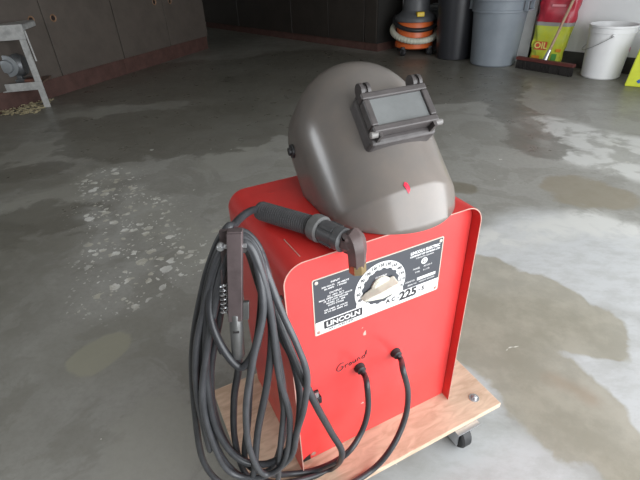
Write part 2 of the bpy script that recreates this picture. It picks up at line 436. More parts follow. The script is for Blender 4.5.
# direction of the front of the stand: the lower rail in the photo
p2 = onplane(0, 93, A + Vector((0, 0, .17)), Vector((0, 1, 0)))
sn = Vector((-sdx.y, sdx.x, 0))
if sn.y < 0: sn = -sn
Ms = frame(A, sdx, sn)
st = thing('metal_stand', 'chipped white metal stand by the left cabinets, holding a grey machine on its low shelf', 'stand', A)
ht = .71; Wd = 1.1; Dp = .34
for (x, y) in ((0, 0), (Wd, 0), (0.17, Dp), (Wd, Dp)):
    bm = bmesh.new()
    box(bm, x - .035, x + .02, y - .003, y + .003, 0, ht, Ms); box(bm, x + .014, x + .02, y, y + .035, 0, ht, Ms)
    obj('leg', bm, M_wmet, st, True)
bm = bmesh.new(); box(bm, -.045, Wd + .04, -.012, Dp + .02, ht - .015, ht, Ms); box(bm, -.045, Wd + .04, -.014, -.004, ht - .12, ht - .01, Ms)
box(bm, -.045, -.037, -.012, Dp + .02, ht - .05, ht, Ms); obj('top_rail', bm, M_wmet, st, True, bevel=.003)
bm = bmesh.new(); box(bm, -.034, Wd, -.014, -.004, .165, .235, Ms); obj('lower_rail', bm, M_wmet, st, True, bevel=.003)
bm = bmesh.new(); box(bm, -.03, Wd - .02, 0.0, Dp - .01, .205, .22, Ms); obj('shelf', bm, mat('worn_board', (.16, .10, .075), .7, var=.5, vscale=10), st, True)
bm = bmesh.new(); tube(bm, [Ms @ Vector((-.055, -.02, ht - .05)), Ms @ Vector((-.06, -.02, ht - .30))], .007, raw=True); obj('side_rod', bm, M_wmet, st, True, smooth=40)
# grey machine (bench grinder) on the shelf
g0 = Ms @ Vector((.22, .15, .22))
gm = thing('bench_grinder', 'grey bench machine with round drum on the low shelf of the white stand', 'grinder', g0)
ax = sdx
bm = bmesh.new(); lathe(bm, [(.02, -.11), (.08, -.12), (.10, -.08), (.10, .08), (.08, .12), (.02, .11)], 28, along(g0 + Vector((0, 0, .145)), g0 + Vector((0, 0, .145)) + ax)); obj('motor', bm, M_grey_m, gm, True, smooth=40)
bm = bmesh.new(); lathe(bm, [(.03, 0), (.085, 0), (.092, .01), (.092, .03), (.06, .035), (.052, .06), (.03, .065)], 28, along(g0 + Vector((0, 0, .155)) - sn * .07, g0 + Vector((0, 0, .155)) - sn * .2)); obj('wheel_guard', bm, mat('pale_machine_metal', (.32, .34, .36), .35, metal=.4), gm, True, smooth=40)
bm = bmesh.new(); box(bm, .10, .34, .08, .22, .221, .25, Ms); box(bm, .15, .29, .1, .2, .25, .30, Ms); obj('foot', bm, M_grey_m, gm, True, bevel=.004)
c0 = Ms @ Vector((.30, .05, .221))
bm = bmesh.new(); tube(bm, [c0 + ax * .0, c0 + ax * .08 + Vector((0, 0, .001)), c0 + ax * .16], .028, seg=14)
bmesh.ops.translate(bm, verts=bm.verts, vec=(0, 0, .03))
tag(obj('paint_roller', bm, mat('orange_yellow_fibre', (.42, .25, .08), .8, var=.3, vscale=30), smooth=40), 'small orange-yellow roll on the low shelf of the white stand', 'roller')
c0 = Ms @ Vector((.02, .04, .2205))
bm = bmesh.new(); box(bm, .0, .12, .04, .14, .2205, .252, Ms); tag(obj('wood_block', bm, mat('reddish_wood', (.17, .07, .05), .6, var=.4, vscale=14), bevel=.004), 'reddish wooden block at the right end of the low stand shelf', 'block')
# heap of straw coloured debris under the stand
bm = bmesh.new()
for i in range(650):
    x, y = random.uniform(.02, .9), random.uniform(-.22, .28); c = Ms @ Vector((x, y, .004 + .03 * random.random() * math.exp(-((x - .4) / .25) ** 2)))
    a = random.uniform(0, pi); L = random.uniform(.01, .05); d = Vector((cos(a), sin(a), random.uniform(-.1, .1))) * L
    tube(bm, [c, c + d], .0035, seg=4, raw=True)
o = obj('wood_shavings', bm, mat('straw_shavings', (.50, .43, .27), .9, var=.4, vscale=30)); tag(o, 'pale straw-coloured shavings scattered on the floor under the white stand', 'shavings'); o['kind'] = 'stuff'

# ================================================================== SHOP VACUUM
M_or = mat('orange_plastic', (.74, .15, .035), .38, var=.12, vscale=6)
M_blk = mat('black_plastic', (.022, .022, .024), .42, var=.2)
M_dg = mat('dark_grey_plastic', (.085, .088, .095), .45, var=.2)
M_cream = mat('cream_hose', (.58, .57, .47), .5, var=.15, vscale=12)
v0 = onz(413, 53)
vc = thing('shop_vacuum', 'orange and grey shop vacuum with a cream hose wrapped around its drum', 'vacuum', v0)
MV = Matrix.Translation(v0)
bm = bmesh.new(); lathe(bm, [(.19, .07), (.235, .09), (.235, .14), (.225, .15), (.225, .37), (.215, .385)], 48, MV); obj('drum', bm, M_or, vc, True, smooth=35)
bm = bmesh.new(); lathe(bm, [(.235, .38), (.252, .385), (.252, .42), (.24, .44), (.19, .475), (.165, .50), (.16, .62), (.14, .67), (.08, .70), (.02, .705)], 48, MV); obj('lid', bm, M_dg, vc, True, smooth=35)
bm = bmesh.new(); box(bm, -.045, .045, -.24, -.17, .445, .495, MV @ Matrix.Rotation(.05, 4, 'Z')); obj('latch', bm, mat('yellow_plastic', (.75, .52, .03), .4), vc, True, bevel=.008)
def ringpts(rad, z0, sag, a0=0, a1=2 * pi, n=36):
    return [v0 + Vector((rad * cos(a0 + (a1 - a0) * i / n), rad * sin(a0 + (a1 - a0) * i / n), z0 + sag * sin(a0 + (a1 - a0) * i / n))) for i in range(n + 1)]
bm = bmesh.new(); pts = ringpts(.275, .265, .085, pi * .75, pi * 2.28)
tube(bm, pts, lambda t: .036 + .0018 * sin(t * 36 * 2 * pi), seg=14, n=6); obj('hose', bm, M_cream, vc, True, smooth=60, label='cream corrugated hose')
bm = bmesh.new(); tube(bm, ringpts(.258, .375, .075, pi * .8, pi * 2.25), .025, seg=12, n=3); obj('power_cord', bm, M_blk, vc, True, smooth=60)
for a in (-2.35, -.75, .9, 2.2):
    c = v0 + Vector((.235 * cos(a), .235 * sin(a), .045))
    bm = bmesh.new(); tx = Vector((-sin(a), cos(a), 0))
    lathe(bm, [(.012, -.022), (.044, -.018), (.044, .018), (.012, .022)], 22, along(c, c + tx)); cs = obj('caster', bm, M_blk, vc, True, smooth=35)
    bm = bmesh.new(); lathe(bm, [(.018, -.026), (.018, .026)], 14, along(c, c + tx)); lathe(bm, [(.02, 0), (.03, .06)], 14, Matrix.Translation(c + Vector((0, 0, .0)))); obj('caster_hub', bm, M_dg, cs, True, smooth=35)
# pale grey box behind the vacuum
gb = thing('storage_tote', 'light grey plastic tote standing behind the orange vacuum', 'tote', v0 + bd * .14 + bn * .30, math.atan2(bd.y, bd.x))
bm = bmesh.new()
for (z0, z1, e) in ((0, .50, .0), (.47, .50, .012)):
    box(bm, -.15 - e, .15 + e, -.035 - e, .035 + e, z0, z1)
obj('bin', bm, mat('pale_grey_plastic', (.20, .21, .22), .45), gb, bevel=.01)
bm = bmesh.new(); box(bm, -.17, .17, -.052, .052, .5005, .53); box(bm, -.10, .10, -.03, .03, .53, .55); obj('lid', bm, mat('lid_grey', (.24, .25, .26), .45), gb, bevel=.008)
pv = v0 - bd * .12 + bn * .29
bm = bmesh.new(); tube(bm, [pv, pv + Vector((-.01, .0, .5)), pv + Vector((-.02, .0, 1.0))], .035, seg=14)
tag(obj('plastic_pipe', bm, mat('pale_pipe', (.36, .37, .37), .45), smooth=50), 'pale grey pipe standing upright behind the orange vacuum', 'pipe')
# ================================================================== BINS
bp_ = onz(453, 59) + Vector((.03, .10, 0))
bc = thing('trash_barrel', 'black plastic barrel between the orange vacuum and the grey trash can', 'barrel', bp_)
bm = bmesh.new(); lathe(bm, [(.19, 0), (.205, .01), (.225, .30), (.24, .58), (.24, .66), (.225, .66), (.225, .60), (.20, .03)], 48, None, True, True); obj('body', bm, mat('black_barrel_plastic', (.030, .031, .036), .38, var=.15), bc, smooth=40)
bm = bmesh.new(); lathe(bm, [(.236, .655), (.255, .66), (.255, .70), (.236, .705), (.05, .73)], 48); obj('rim', bm, M_blk, bc, smooth=40)
gp = onz(494, 66) + Vector((.03, .15, 0))
gc = thing('trash_can', 'grey round trash can with side handles beside the white board', 'trash can', gp)
M_gc = mat('blue_grey_can_plastic', (.235, .265, .30), .48, var=.12, vscale=5)
bm = bmesh.new(); lathe(bm, [(.225, 0), (.24, .015), (.275, .53), (.292, .535), (.292, .555), (.284, .56), (.288, .64), (.307, .645), (.307, .675), (.29, .675), (.28, .60), (.235, .02)], 56); obj('body', bm, M_gc, gc, smooth=35)
for a in (-.85, 2.3):
    Mh = Matrix.Rotation(a, 4, 'Z') @ Matrix.Translation((.29, 0, .6))
    bm = bmesh.new(); box(bm, 0, .04, -.075, -.055, -.05, .05, Mh); box(bm, 0, .04, .055, .075, -.05, .05, Mh); box(bm, .0, .05, -.075, .075, -.055, -.038, Mh); box(bm, .0, .05, -.075, .075, .038, .055, Mh)
    obj('handle', bm, M_gc, gc, bevel=.005)

# ================================================================== WHITE BOARD, BAG, BROOM, BUCKET, JUG
def lean_quad(name, px_bl, px_br, dist_n, h, lean, thick):
    pass
M_board = mat('white_board', (.60, .60, .59), .5, var=.08)
b_l = onz(525, 63); board_d = (wd * -1)
# board seen nearly edge on, leaning on the white wall behind the grey can
Mb = Matrix.Translation(b_l) @ Matrix.Rotation(math.atan2(bd.y, bd.x), 4, 'Z')
bm = bmesh.new()
box(bm, -.34, .01, .0, .018, 0.002, 1.15)
o = obj('leaning_board', bm, M_board, None, bevel=.002)
tag(o, 'white panel leaning between the grey trash can and the red and yellow bag', 'board')
o.matrix_world = Mb @ Matrix.Rotation(-.04, 4, 'X')

# bag: pillow-like sack, red top and yellow bottom with a grey band
bagp = (onz(527, 63.5) + onz(560, 68.5)) / 2
bag_yaw = math.atan2(bd.y, bd.x) + .12
bg_ = thing('grain_bag', 'red and yellow plastic bag leaning on the white wall behind the broom', 'bag', bagp, bag_yaw)
def sack(bm, z0, z1, wfun, tfun, n=18, m=28, lean=.04):
    rings = []
    for i in range(n + 1):
        z = z0 + (z1 - z0) * i / n
        w_, t_ = wfun(z), tfun(z); ring = []
        for k in range(m):
            a = 2 * pi * k / m
            cx = math.copysign(abs(cos(a)) ** .55, cos(a)) * w_; cy = math.copysign(abs(sin(a)) ** .8, sin(a)) * t_
            wr = .006 * sin(9 * a + 17 * z) + .004 * sin(31 * z + 3 * a)
            ring.append(bm.verts.new((cx + wr + .05 * z, cy + wr + lean * z, z)))
        rings.append(ring)
    for a, b in zip(rings, rings[1:]):
        for k in range(m): bm.faces.new((a[k], a[(k + 1) % m], b[(k + 1) % m], b[k]))
    bm.faces.new(rings[0][::-1]); bm.faces.new(rings[-1])
wf = lambda z: .150 + .035 * min(1, z / .45) + (.0 if z < .6 else .0)
tf = lambda z: .03 + .045 * max(0, sin(pi * min(1, max(0, (z + .1) / 1.25))))
M_yel = mat('yellow_green_plastic_film', (.62, .66, .05), .35, var=.25, vscale=9, col2=(.50, .60, .10))
M_red = mat('red_plastic_film', (.50, .035, .06), .3, var=.3, vscale=8)
bm = bmesh.new(); sack(bm, 0.002, .40, wf, tf); obj('lower_sack', bm, M_yel, bg_, smooth=70, label='yellow-green lower half')
bm = bmesh.new(); sack(bm, .4005, .435, lambda z: wf(z) + .001, lambda z: tf(z) + .001, 3); obj('band', bm, mat('grey_band', (.34, .33, .32), .5), bg_, smooth=70, label='grey band')
bm = bmesh.new(); sack(bm, .4355, 1.0, wf, tf); obj('upper_sack', bm, M_red, bg_, smooth=70, label='red upper half')
# printed label on the sack front
bm = bmesh.new(); zc = .20
def onbag(x, z): return Vector((x + .05 * z, -tf(z) + .04 * z - .010, z))
def bagrect(bm, x0, x1, z0, z1, off=0):
    vs = [bm.verts.new(onbag(x, z) + Vector((0, -off, 0))) for x, z in ((x0, z0), (x1, z0), (x1, z1), (x0, z1))]
    bm.faces.new(vs)
    r = bmesh.ops.extrude_face_region(bm, geom=bm.faces[:1] if len(bm.faces) == 1 else [bm.faces[-1]])
    bmesh.ops.translate(bm, verts=[g for g in r['geom'] if isinstance(g, bmesh.types.BMVert)], vec=(0, -.002, 0))
bagrect(bm, -.12, .0, .17, .25); obj('printed_label', bm, mat('label_red', (.70, .10, .05), .4), bg_)
bm = text_bm([('OIL', 0, 0, .085, 'CENTER', 0, 0, .002)])
bmesh.ops.transform(bm, matrix=Matrix.Translation(onbag(-.06, .21) + Vector((0, -.006, 0))) @ Matrix.Rotation(pi / 2, 4, 'X'), verts=bm.verts)
obj('label_lettering', bm, mat('label_yellow', (.85, .75, .2), .4), bg_)
M_og = mat('label_orange', (.8, .3, .04), .4); M_gn = mat('label_green', (.10, .35, .08), .4)
for (x0, x1, z0, z1, mm) in ((-.13, -.05, .06, .11, M_og), (-.04, .03, .03, .08, M_gn), (.07, .12, .04, .14, M_gn), (.10, .15, .16, .19, M_og)):
    bm = bmesh.new(); bagrect(bm, x0, x1, z0, z1); obj('printed_mark', bm, mm, bg_)
bm = text_bm([('SEED', 0, 0, .06, 'CENTER')]) if False else bmesh.new()
bagrect(bm, -.05, .08, .58, .60); obj('printed_mark', bm, mat('label_pink', (.7, .25, .28), .4), bg_)

# push broom standing on its head
h0, h1 = onz(514, 68), onz(570, 77.5)
hd = (h1 - h0); hd.z = 0; hl = hd.length; hd.normalize(); hn = Vector((-hd.y, hd.x, 0))
Mh = frame(h0, hd, hn)
br = thing('push_broom', 'push broom with dark bristles and wooden pole leaning on the red and yellow bag', 'broom', (h0 + h1) / 2)
bm = bmesh.new()
nb = 90
for r_ in range(3):
    for i in range(nb):
        x = .01 + (hl - .02) * i / (nb - 1) + random.uniform(-.002, .002); y = .012 + .016 * r_
        tube(bm, [Mh @ Vector((x, y, .09)), Mh @ Vector((x + random.uniform(-.004, .004), y + random.uniform(-.006, .004), .002))], .0035, seg=4, raw=True)
o = obj('bristles', bm, mat('black_bristle', (.018, .015, .014), .7), br, True)
bm = bmesh.new(); box(bm, 0, hl, .0, .055, .088, .118, Mh); obj('broom_head', bm, mat('dark_red_block', (.14, .035, .03), .55, var=.5, vscale=18), br, True, bevel=.004)
q0 = Mh @ Vector((hl * .50, .028, .115)); 
q1 = onplane(579, -12, q0 + Vector((0, .12, 0)), Vector((0, 1, 0)))
dq = (q1 - q0)
bm = bmesh.new(); lathe(bm, [(.026, 0), (.024, .02), (.018, .10)], 20, along(q0, q1)); obj('ferrule', bm, mat('bright_steel', (.75, .76, .78), .25, metal=.9), br, True, smooth=40)
bm = bmesh.new(); lathe(bm, [(.014, .0), (.014, 1.15), (.006, 1.16)], 16, along(q0 + dq.normalized() * .09, q1)); obj('pole', bm, mat('wooden_pole', (.42, .29, .19), .5, var=.3, vscale=12), br, True, smooth=40)

# white bucket
bk = onz(599, 77) + Vector((.02, .03, 0))
bu = thing('bucket', 'white plastic bucket with wire handle against the white wall', 'bucket', bk)
M_bu = mat('white_bucket_plastic', (.78, .78, .79), .35, var=.04)
bm = bmesh.new(); lathe(bm, [(.158, 0), (.168, .012), (.190, .40), (.196, .402), (.197, .445), (.204, .449), (.204, .466), (.196, .466), (.186, .44), (.160, .02)], 48); obj('body', bm, M_bu, bu, smooth=35)
ea = Vector((-bk.x, -bk.y, 0)).normalized(); ea = Matrix.Rotation(.12, 3, 'Z') @ ea; eb = Vector((ea.y, -ea.x, 0))
if eb.x > 0: eb = -eb
hp = [ea * (.212 * cos(pi * i / 16)) + eb * (.212 * sin(pi * i / 16)) + Vector((0, 0, .39 - .15 * sin(pi * i / 16))) for i in range(17)]
bm = bmesh.new(); tube(bm, hp, .0028, seg=6, n=3); obj('wire_handle', bm, mat('dull_wire', (.35, .35, .36), .35, metal=.8), bu, smooth=60)
for s_ in (-1, 1):
    bm = bmesh.new(); c = ea * (.190 * s_) + Vector((0, 0, .39)); lathe(bm, [(.016, 0), (.016, .018), (.008, .022)], 16, along(c, c + ea * s_)); obj('handle_ear', bm, M_bu, bu, smooth=40)
bm = bmesh.new()
aa = radians(-42)
lathe(bm, [(.002, 0), (.022, 0), (.020, .003)], 18, along(Vector((.1835 * cos(aa), .1835 * sin(aa), .26)), Vector((.3 * cos(aa), .3 * sin(aa), .26))))
obj('pink_sticker', bm, mat('pink_mark', (.75, .35, .48), .5), bu)
# yellow crate/jug at the right edge
jp = onz(624, 86)
ju = thing('yellow_box', 'yellow-green patterned box with dark top at the right edge of the photo', 'box', jp, -.62)
Mj = Matrix()
bm = bmesh.new()
poly = [(0, 0), (.36, 0), (.345, .36), (.10, .36), (.06, .30)]
prism(bm, [(0, 0), (.34, 0), (.34, .35), (.03, .35)], Matrix(((1, 0, 0, 0), (0, 0, -1, .16), (0, 1, 0, 0), (0, 0, 0, 1))), .16); obj('body', bm, mat('yellow_green_card', (.66, .72, .05), .45, var=.15, vscale=10), ju, bevel=.008)
bm = bmesh.new(); box(bm, .09, .31, .03, .13, .351, .43); obj('top', bm, M_blk, ju, bevel=.01)
bm = bmesh.new()
for i in range(4):
    for k in range(4):
        x = .10 + k * .05; z = .05 + i * .045
        prism(bm, [(-.02, 0), (0, -.019), (.02, 0), (0, .019)], Matrix.Translation((x + (i % 2) * .02, -.0005, z)) @ Matrix.Rotation(pi / 2, 4, 'X'), .002, (i + k) % 2)
obj('printed_pattern', bm, [mat('print_blue', (.03, .12, .42), .4), mat('print_dark', (.03, .04, .06), .4)], ju)
bm = bmesh.new(); box(bm, .12, .30, -.0022, -.0002, .23, .30); obj('printed_panel', bm, mat('print_grey', (.5, .55, .55), .4), ju)

# ================================================================== CART
WX, WY, WYAW, WW, WDp, WE, ZB, RR = -0.06249, 0.554132, 0.438745, 0.419244, 0.306183, 0.0240, 0.104903, 0.040
WH = 0.58
cart = thing('plywood_dolly', 'square plywood dolly on casters under the red welder', 'dolly', (WX, WY, 0), WYAW)
def ply_mat():
    m = mat('plywood', (.62, .42, .28), .6, var=.2, vscale=4, bump=.08, bscale=30)
    nt = m.node_tree; b = nt.nodes['Principled BSDF']; tc = [n for n in nt.nodes if n.type == 'TEX_COORD'][0]
    mp = nt.nodes.new('ShaderNodeMapping'); mp.inputs['Scale'].default_value = (6, 20, 20); nt.links.new(tc.outputs['Object'], mp.inputs[0])
    n = nt.nodes.new('ShaderNodeTexNoise'); n.inputs['Scale'].default_value = 2.2; n.inputs['Detail'].default_value = 6; n.inputs['Distortion'].default_value = 1.2
    nt.links.new(mp.outputs[0], n.inputs['Vector'])
    cr = nt.nodes.new('ShaderNodeValToRGB'); cr.color_ramp.elements[0].position = .35; cr.color_ramp.elements[0].color = (.52, .375, .265, 1)
    cr.color_ramp.elements[1].position = .62; cr.color_ramp.elements[1].color = (.68, .52, .385, 1)
    nt.links.new(n.outputs[0], cr.inputs[0]); nt.links.new(cr.outputs[0], b.inputs['Base Color']); return m
def w2l(p):   # world -> welder local (z above the plywood)
    q = Vector((p.x - WX, p.y - WY, 0)); return Vector((q.x * cos(WYAW) + q.y * sin(WYAW), -q.x * sin(WYAW) + q.y * cos(WYAW), p.z - ZB))
fr = w2l(onz(501, 403, ZB)); bl = w2l(onz(215, 391, ZB))
PX0, PX1, PY0, PY1 = bl.x - .004, fr.x, fr.y, bl.y + .0
PY1 = max(PY1, WDp + .02)
TH = .016
bm = bmesh.new(); box(bm, PX0, PX1, PY0, PY1, ZB - TH, ZB); obj('deck', bm, ply_mat(), cart, bevel=.0015)
M_rub = mat('black_rubber', (.028, .028, .03), .55, var=.2)
M_zinc = mat('zinc_plated_steel', (.62, .63, .65), .3, metal=.85, var=.15)
cf = w2l(onz(457, 441, 0))
for (x, y) in ((cf.x, cf.y), (PX0 + .06, PY0 + .055), (PX1 - .06, PY1 - .05), (PX0 + .06, PY1 - .05)):
    a = .6
    bm = bmesh.new(); box(bm, x - .035, x + .035, y - .03, y + .03, ZB - TH - .004, ZB - TH - .0005)
    box(bm, x - .022, x - .018, y - .018, y + .018, .02, ZB - TH - .004); box(bm, x + .018, x + .022, y - .018, y + .018, .02, ZB - TH - .004)
    cs = obj('caster_fork', bm, M_zinc, cart)
    bm = bmesh.new(); lathe(bm, [(.012, -.015), (.031, -.015), (.035, -.010), (.035, .010), (.031, .015), (.012, .015)], 28, Matrix.Translation((x, y, .0355)) @ Matrix.Rotation(pi / 2, 4, 'Y')); obj('wheel', bm, M_rub, cs, smooth=35)
bl_ = w2l(onz(474, 398, ZB))
for (x, y) in ((bl_.x, bl_.y), (PX0 + .06, PY0 + .06)):
    bm = bmesh.new(); lathe(bm, [(.013, ZB), (.013, ZB + .0015)], 20, Matrix.Translation((x, y, 0))); lathe(bm, [(.0075, ZB + .0015), (.0075, ZB + .007), (.006, ZB + .008)], 6, Matrix.Translation((x, y, 0))); lathe(bm, [(.003, ZB), (.003, ZB + .013)], 10, Matrix.Translation((x, y, 0)))
    obj('bolt', bm, M_zinc, cart)

# ================================================================== WELDER
def red_mat(name, col, spec=.5):
    m = mat(name, col, .36, var=.18, vscale=5, bump=.05, bscale=12, coat=.2)
    nt = m.node_tree; b = nt.nodes['Principled BSDF']
    src = b.inputs['Base Color'].links[0].from_socket
    tc = [n for n in nt.nodes if n.type == 'TEX_COORD'][0]
    v = nt.nodes.new('ShaderNodeTexVoronoi'); v.inputs['Scale'].default_value = 26
    wn = nt.nodes.new('ShaderNodeTexNoise'); wn.inputs['Scale'].default_value = 40
    ad = nt.nodes.new('ShaderNodeVectorMath'); ad.operation = 'MULTIPLY_ADD'; ad.inputs[1].default_value = (.05, .05, .05)
    nt.links.new(tc.outputs['Object'], wn.inputs['Vector']); nt.links.new(wn.outputs['Color'], ad.inputs[0]); nt.links.new(tc.outputs['Object'], ad.inputs[2]); nt.links.new(ad.outputs[0], v.inputs['Vector'])
    sc = nt.nodes.new('ShaderNodeSeparateColor'); nt.links.new(v.outputs['Color'], sc.inputs[0])
    g = nt.nodes.new('ShaderNodeMath'); g.operation = 'GREATER_THAN'; g.inputs[1].default_value = .93; nt.links.new(sc.outputs[0], g.inputs[0])
    l = nt.nodes.new('ShaderNodeMath'); l.operation = 'LESS_THAN'; l.inputs[1].default_value = .13; nt.links.new(v.outputs['Distance'], l.inputs[0])
    mu = nt.nodes.new('ShaderNodeMath'); mu.operation = 'MULTIPLY'; nt.links.new(g.outputs[0], mu.inputs[0]); nt.links.new(l.outputs[0], mu.inputs[1])
    mx = nt.nodes.new('ShaderNodeMix'); mx.data_type = 'RGBA'; mx.inputs[7].default_value = (.55, .38, .32, 1)
    nt.links.new(mu.outputs[0], mx.inputs[0]); nt.links.new(src, mx.inputs[6]); nt.links.new(mx.outputs[2], b.inputs['Base Color'])
    return m
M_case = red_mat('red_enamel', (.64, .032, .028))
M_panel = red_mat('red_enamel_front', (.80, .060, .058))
M_worn = mat('worn_red_edge', (.52, .30, .25), .5, var=.4, vscale=40)
wr = thing('welder', 'red box-shaped welding machine with a dial nameplate, on the plywood dolly', 'welder', (WX, WY, ZB), WYAW)
def profile(x0, x1, z1, r, n=10):
    p = [(x0, 0)]
    for i in range(n + 1):
        a = pi - (pi / 2) * i / n; p.append((x0 + r + r * cos(a), z1 - r + r * sin(a)))
    for i in range(n + 1):
        a = pi / 2 - (pi / 2) * i / n; p.append((x1 - r + r * cos(a), z1 - r + r * sin(a)))
    p.append((x1, 0)); return p
T = .0022
po = profile(0, WW, WH, RR); pi_ = profile(T, WW - T, WH - T, RR - T)
bm = bmesh.new()
ro = [[bm.verts.new((x, y, z + .001)) for x, z in po] for y in (0, WDp)]
ri = [[bm.verts.new((x, y, z + .001)) for x, z in pi_] for y in (0, WDp)]
for i in range(len(po) - 1):
    bm.faces.new((ro[0][i], ro[0][i + 1], ro[1][i + 1], ro[1][i])); bm.faces.new((ri[0][i], ri[1][i], ri[1][i + 1], ri[0][i + 1]))
    f = bm.faces.new((ro[0][i], ri[0][i], ri[0][i + 1], ro[0][i + 1])); f.material_index = 1
    bm.faces.new((ro[1][i], ro[1][i + 1], ri[1][i + 1], ri[1][i]))
for k in (0, -1): bm.faces.new((ro[0][k], ro[1][k], ri[1][k], ri[0][k]))
obj('wraparound_case', bm, [M_case, M_worn], wr, smooth=40)
def panel(name, y0, y1, inset, holes=None):
    bm = bmesh.new(); pp = profile(inset, WW - inset, WH - inset, RR - inset + .001)
    a = [bm.verts.new((x, y0, z + .001)) for x, z in pp]; b = [bm.verts.new((x, y1, z + .001)) for x, z in pp]; n = len(pp)
    bm.faces.new(a); bm.faces.new(b[::-1])
    for i in range(n): bm.faces.new((a[i], a[(i + 1) % n], b[(i + 1) % n], b[i]))
    return obj(name, bm, M_panel, wr)
panel('front_panel', WE, WE + .002, T + .0006); panel('rear_panel', WDp - .02, WDp - .018, T + .0006)
bm = bmesh.new(); box(bm, T + .001, WW - T - .001, WE + .003, WDp - .021, .0012, .004); obj('base_pan', bm, M_case, wr)
M_hole = mat('dark_opening', (.015, .012, .012), .8)
def lp(u, v):        # pixel -> welder local on the front panel plane
    n = Vector((-sin(WYAW), cos(WYAW), 0)); p0 = Vector((WX, WY, ZB)) + n * WE
    return w2l(onplane(u, v, p0, n))
MP = lambda x, z, off=0: Matrix.Translation((x, WE - off, z)) @ Matrix.Rotation(pi / 2, 4, 'X')   # xy plane -> panel face, +z toward viewer
for (u, v, r_) in ((320, 458, .0055), (313.5, 453.5, .006), (425.5, 404, .004)):
    p = lp(u, v); bm = bmesh.new(); lathe(bm, [(r_, -.0002), (r_, .0006)], 14, MP(p.x, p.z)); obj('screw_hole', bm, M_hole if u != 313.5 else M_worn, wr)
p = lp(307, 463); bm = bmesh.new(); prism(bm, [(-.018, 0), (.010, 0), (.010, .018), (-.002, .013)], MP(p.x, .0015), .0008); obj('corner_notch', bm, M_hole, wr)
# ---- nameplate
NX0, NX1, NZ0, NZ1 = .06, .350, .3834, .5175
NW, NH = NX1 - NX0, NZ1 - NZ0
M_npd = mat('charcoal_nameplate', (.062, .066, .078), .35, var=.1); M_npw = mat('white_nameplate_print', (.80, .80, .80), .4, var=.05)
M_npb = mat('cream_nameplate_edge', (.62, .58, .50), .4, metal=.3); M_ink = mat('black_ink', (.025, .025, .03), .5)
bm = bmesh.new()
def rrect(x0, x1, y0, y1, r, n=5):
    out = []
    for (cx, cy, a0) in ((x1 - r, y1 - r, 0), (x0 + r, y1 - r, pi / 2), (x0 + r, y0 + r, pi), (x1 - r, y0 + r, 3 * pi / 2)):
        for i in range(n + 1): a = a0 + pi / 2 * i / n; out.append((cx + r * cos(a), cy + r * sin(a)))
    return out
prism(bm, rrect(0, NW, 0, NH, .004), MP(NX0, NZ0, 0), .0012)
npl = obj('nameplate', bm, M_npb, wr)
bm = bmesh.new(); prism(bm, rrect(.0022, NW - .0022, .0022, NH - .0022, .003), MP(NX0, NZ0, .0012), .0003); obj('dark_field', bm, M_npd, npl)
bandh = .033
bm = bmesh.new(); prism(bm, rrect(.0024, NW - .0024, .0024, bandh, .002), MP(NX0, NZ0, .0015), .0002)
DCX, DCY = .144, .066
ROUT, RIN = .0575, .0415
# ring with a square foot melting into the band
ring = [(DCX + ROUT * cos(a), DCY + ROUT * sin(a)) for a in [radians(-22 + i * 224 / 40) for i in range(41)]]
prism(bm, [(DCX + .055, .030)] + ring + [(DCX - .055, .030)], MP(NX0, NZ0, .0015), .00022)
prism(bm, [(.232, .046), (NW - .012, .046), (NW - .012, .053), (.232, .053)], MP(NX0, NZ0, .0015), .0003)
obj('white_field', bm, M_npw, npl)
bm = bmesh.new()
cog = []
for i in range(96):
    a = 2 * pi * i / 96; rr = RIN + (.0012 if (i // 3) % 2 else -.0012); cog.append((DCX + rr * cos(a), DCY + rr * sin(a)))
prism(bm, cog, MP(NX0, NZ0, .0017), .0003); obj('dial_face', bm, M_npd, npl)
def txt(items, off, m, name, par, depth=.00015):
    bm = text_bm(items, depth)
    bmesh.ops.transform(bm, matrix=MP(NX0, NZ0, off), verts=bm.verts); return obj(name, bm, m, par)
wt = []
cx = .046
for s, y, sz in (('INPUT', .118, .0055), ('230 VOLTS    60 HERTZ', .1105, .0046), ('50 AMPS    1 PHASE', .105, .0046),
                 ('OUTPUT', .094, .0055), ('AC  ARC  25 V', .0875, .0046), ('MAX. OPEN CIRCUIT VOLTS', .082, .0046), ('79  AT LOW  RANGE', .0765, .0046),
                 ('RATED  AT  20%', .071, .0046), ('DUTY CYCLE', .0655, .0046), ('225 AMPS  25 VOLTS', .056, .0046), ('40 TO 225 AMPS  AC', .0505, .0046)):
    wt.append((s, cx, y, sz * .95, 'CENTER', 0, 0, .00010, 1.25))
rx = .246
wt += [('LINCOLN ELECTRIC', rx, .1175, .0092, 'CENTER', 0, 0, .00035, .86), ('COMPANY OF CANADA LTD', rx, .1095, .0055, 'CENTER', 0, 0, .0002), ('TORONTO CANADA', rx, .1025, .0046),
       ('MODEL      AC-225-S', .243, .077, .0052), ('TYPE      K-1170', .243, .0675, .0052), ('CODE NO.', .215, .0495, .0050), ('SERIAL NO.    MADE IN CANADA', .243, .0405, .0046)]
txt(wt[:3], .0016, M_npw, 'input_lettering', npl); txt(wt[3:11], .0016, M_npw, 'output_lettering', npl); txt(wt[11:14], .0016, M_npw, 'maker_lettering', npl); txt(wt[14:], .0016, M_npw, 'model_lettering', npl)
_dl = [('CURRENT', DCX, DCY + .024, .0058, 'CENTER', 0, 0, .0001), ('IN', DCX, DCY + .0175, .0048), ('AMPERES  AC', DCX, DCY + .012, .0052), ('DO NOT SWITCH WHILE', DCX, DCY - .020, .0042), ('WELDING', DCX, DCY - .026, .0042)]
txt(_dl[:3], .0021, M_npw, 'dial_lettering', npl); txt(_dl[3:], .0021, M_npw, 'warning_lettering', npl)
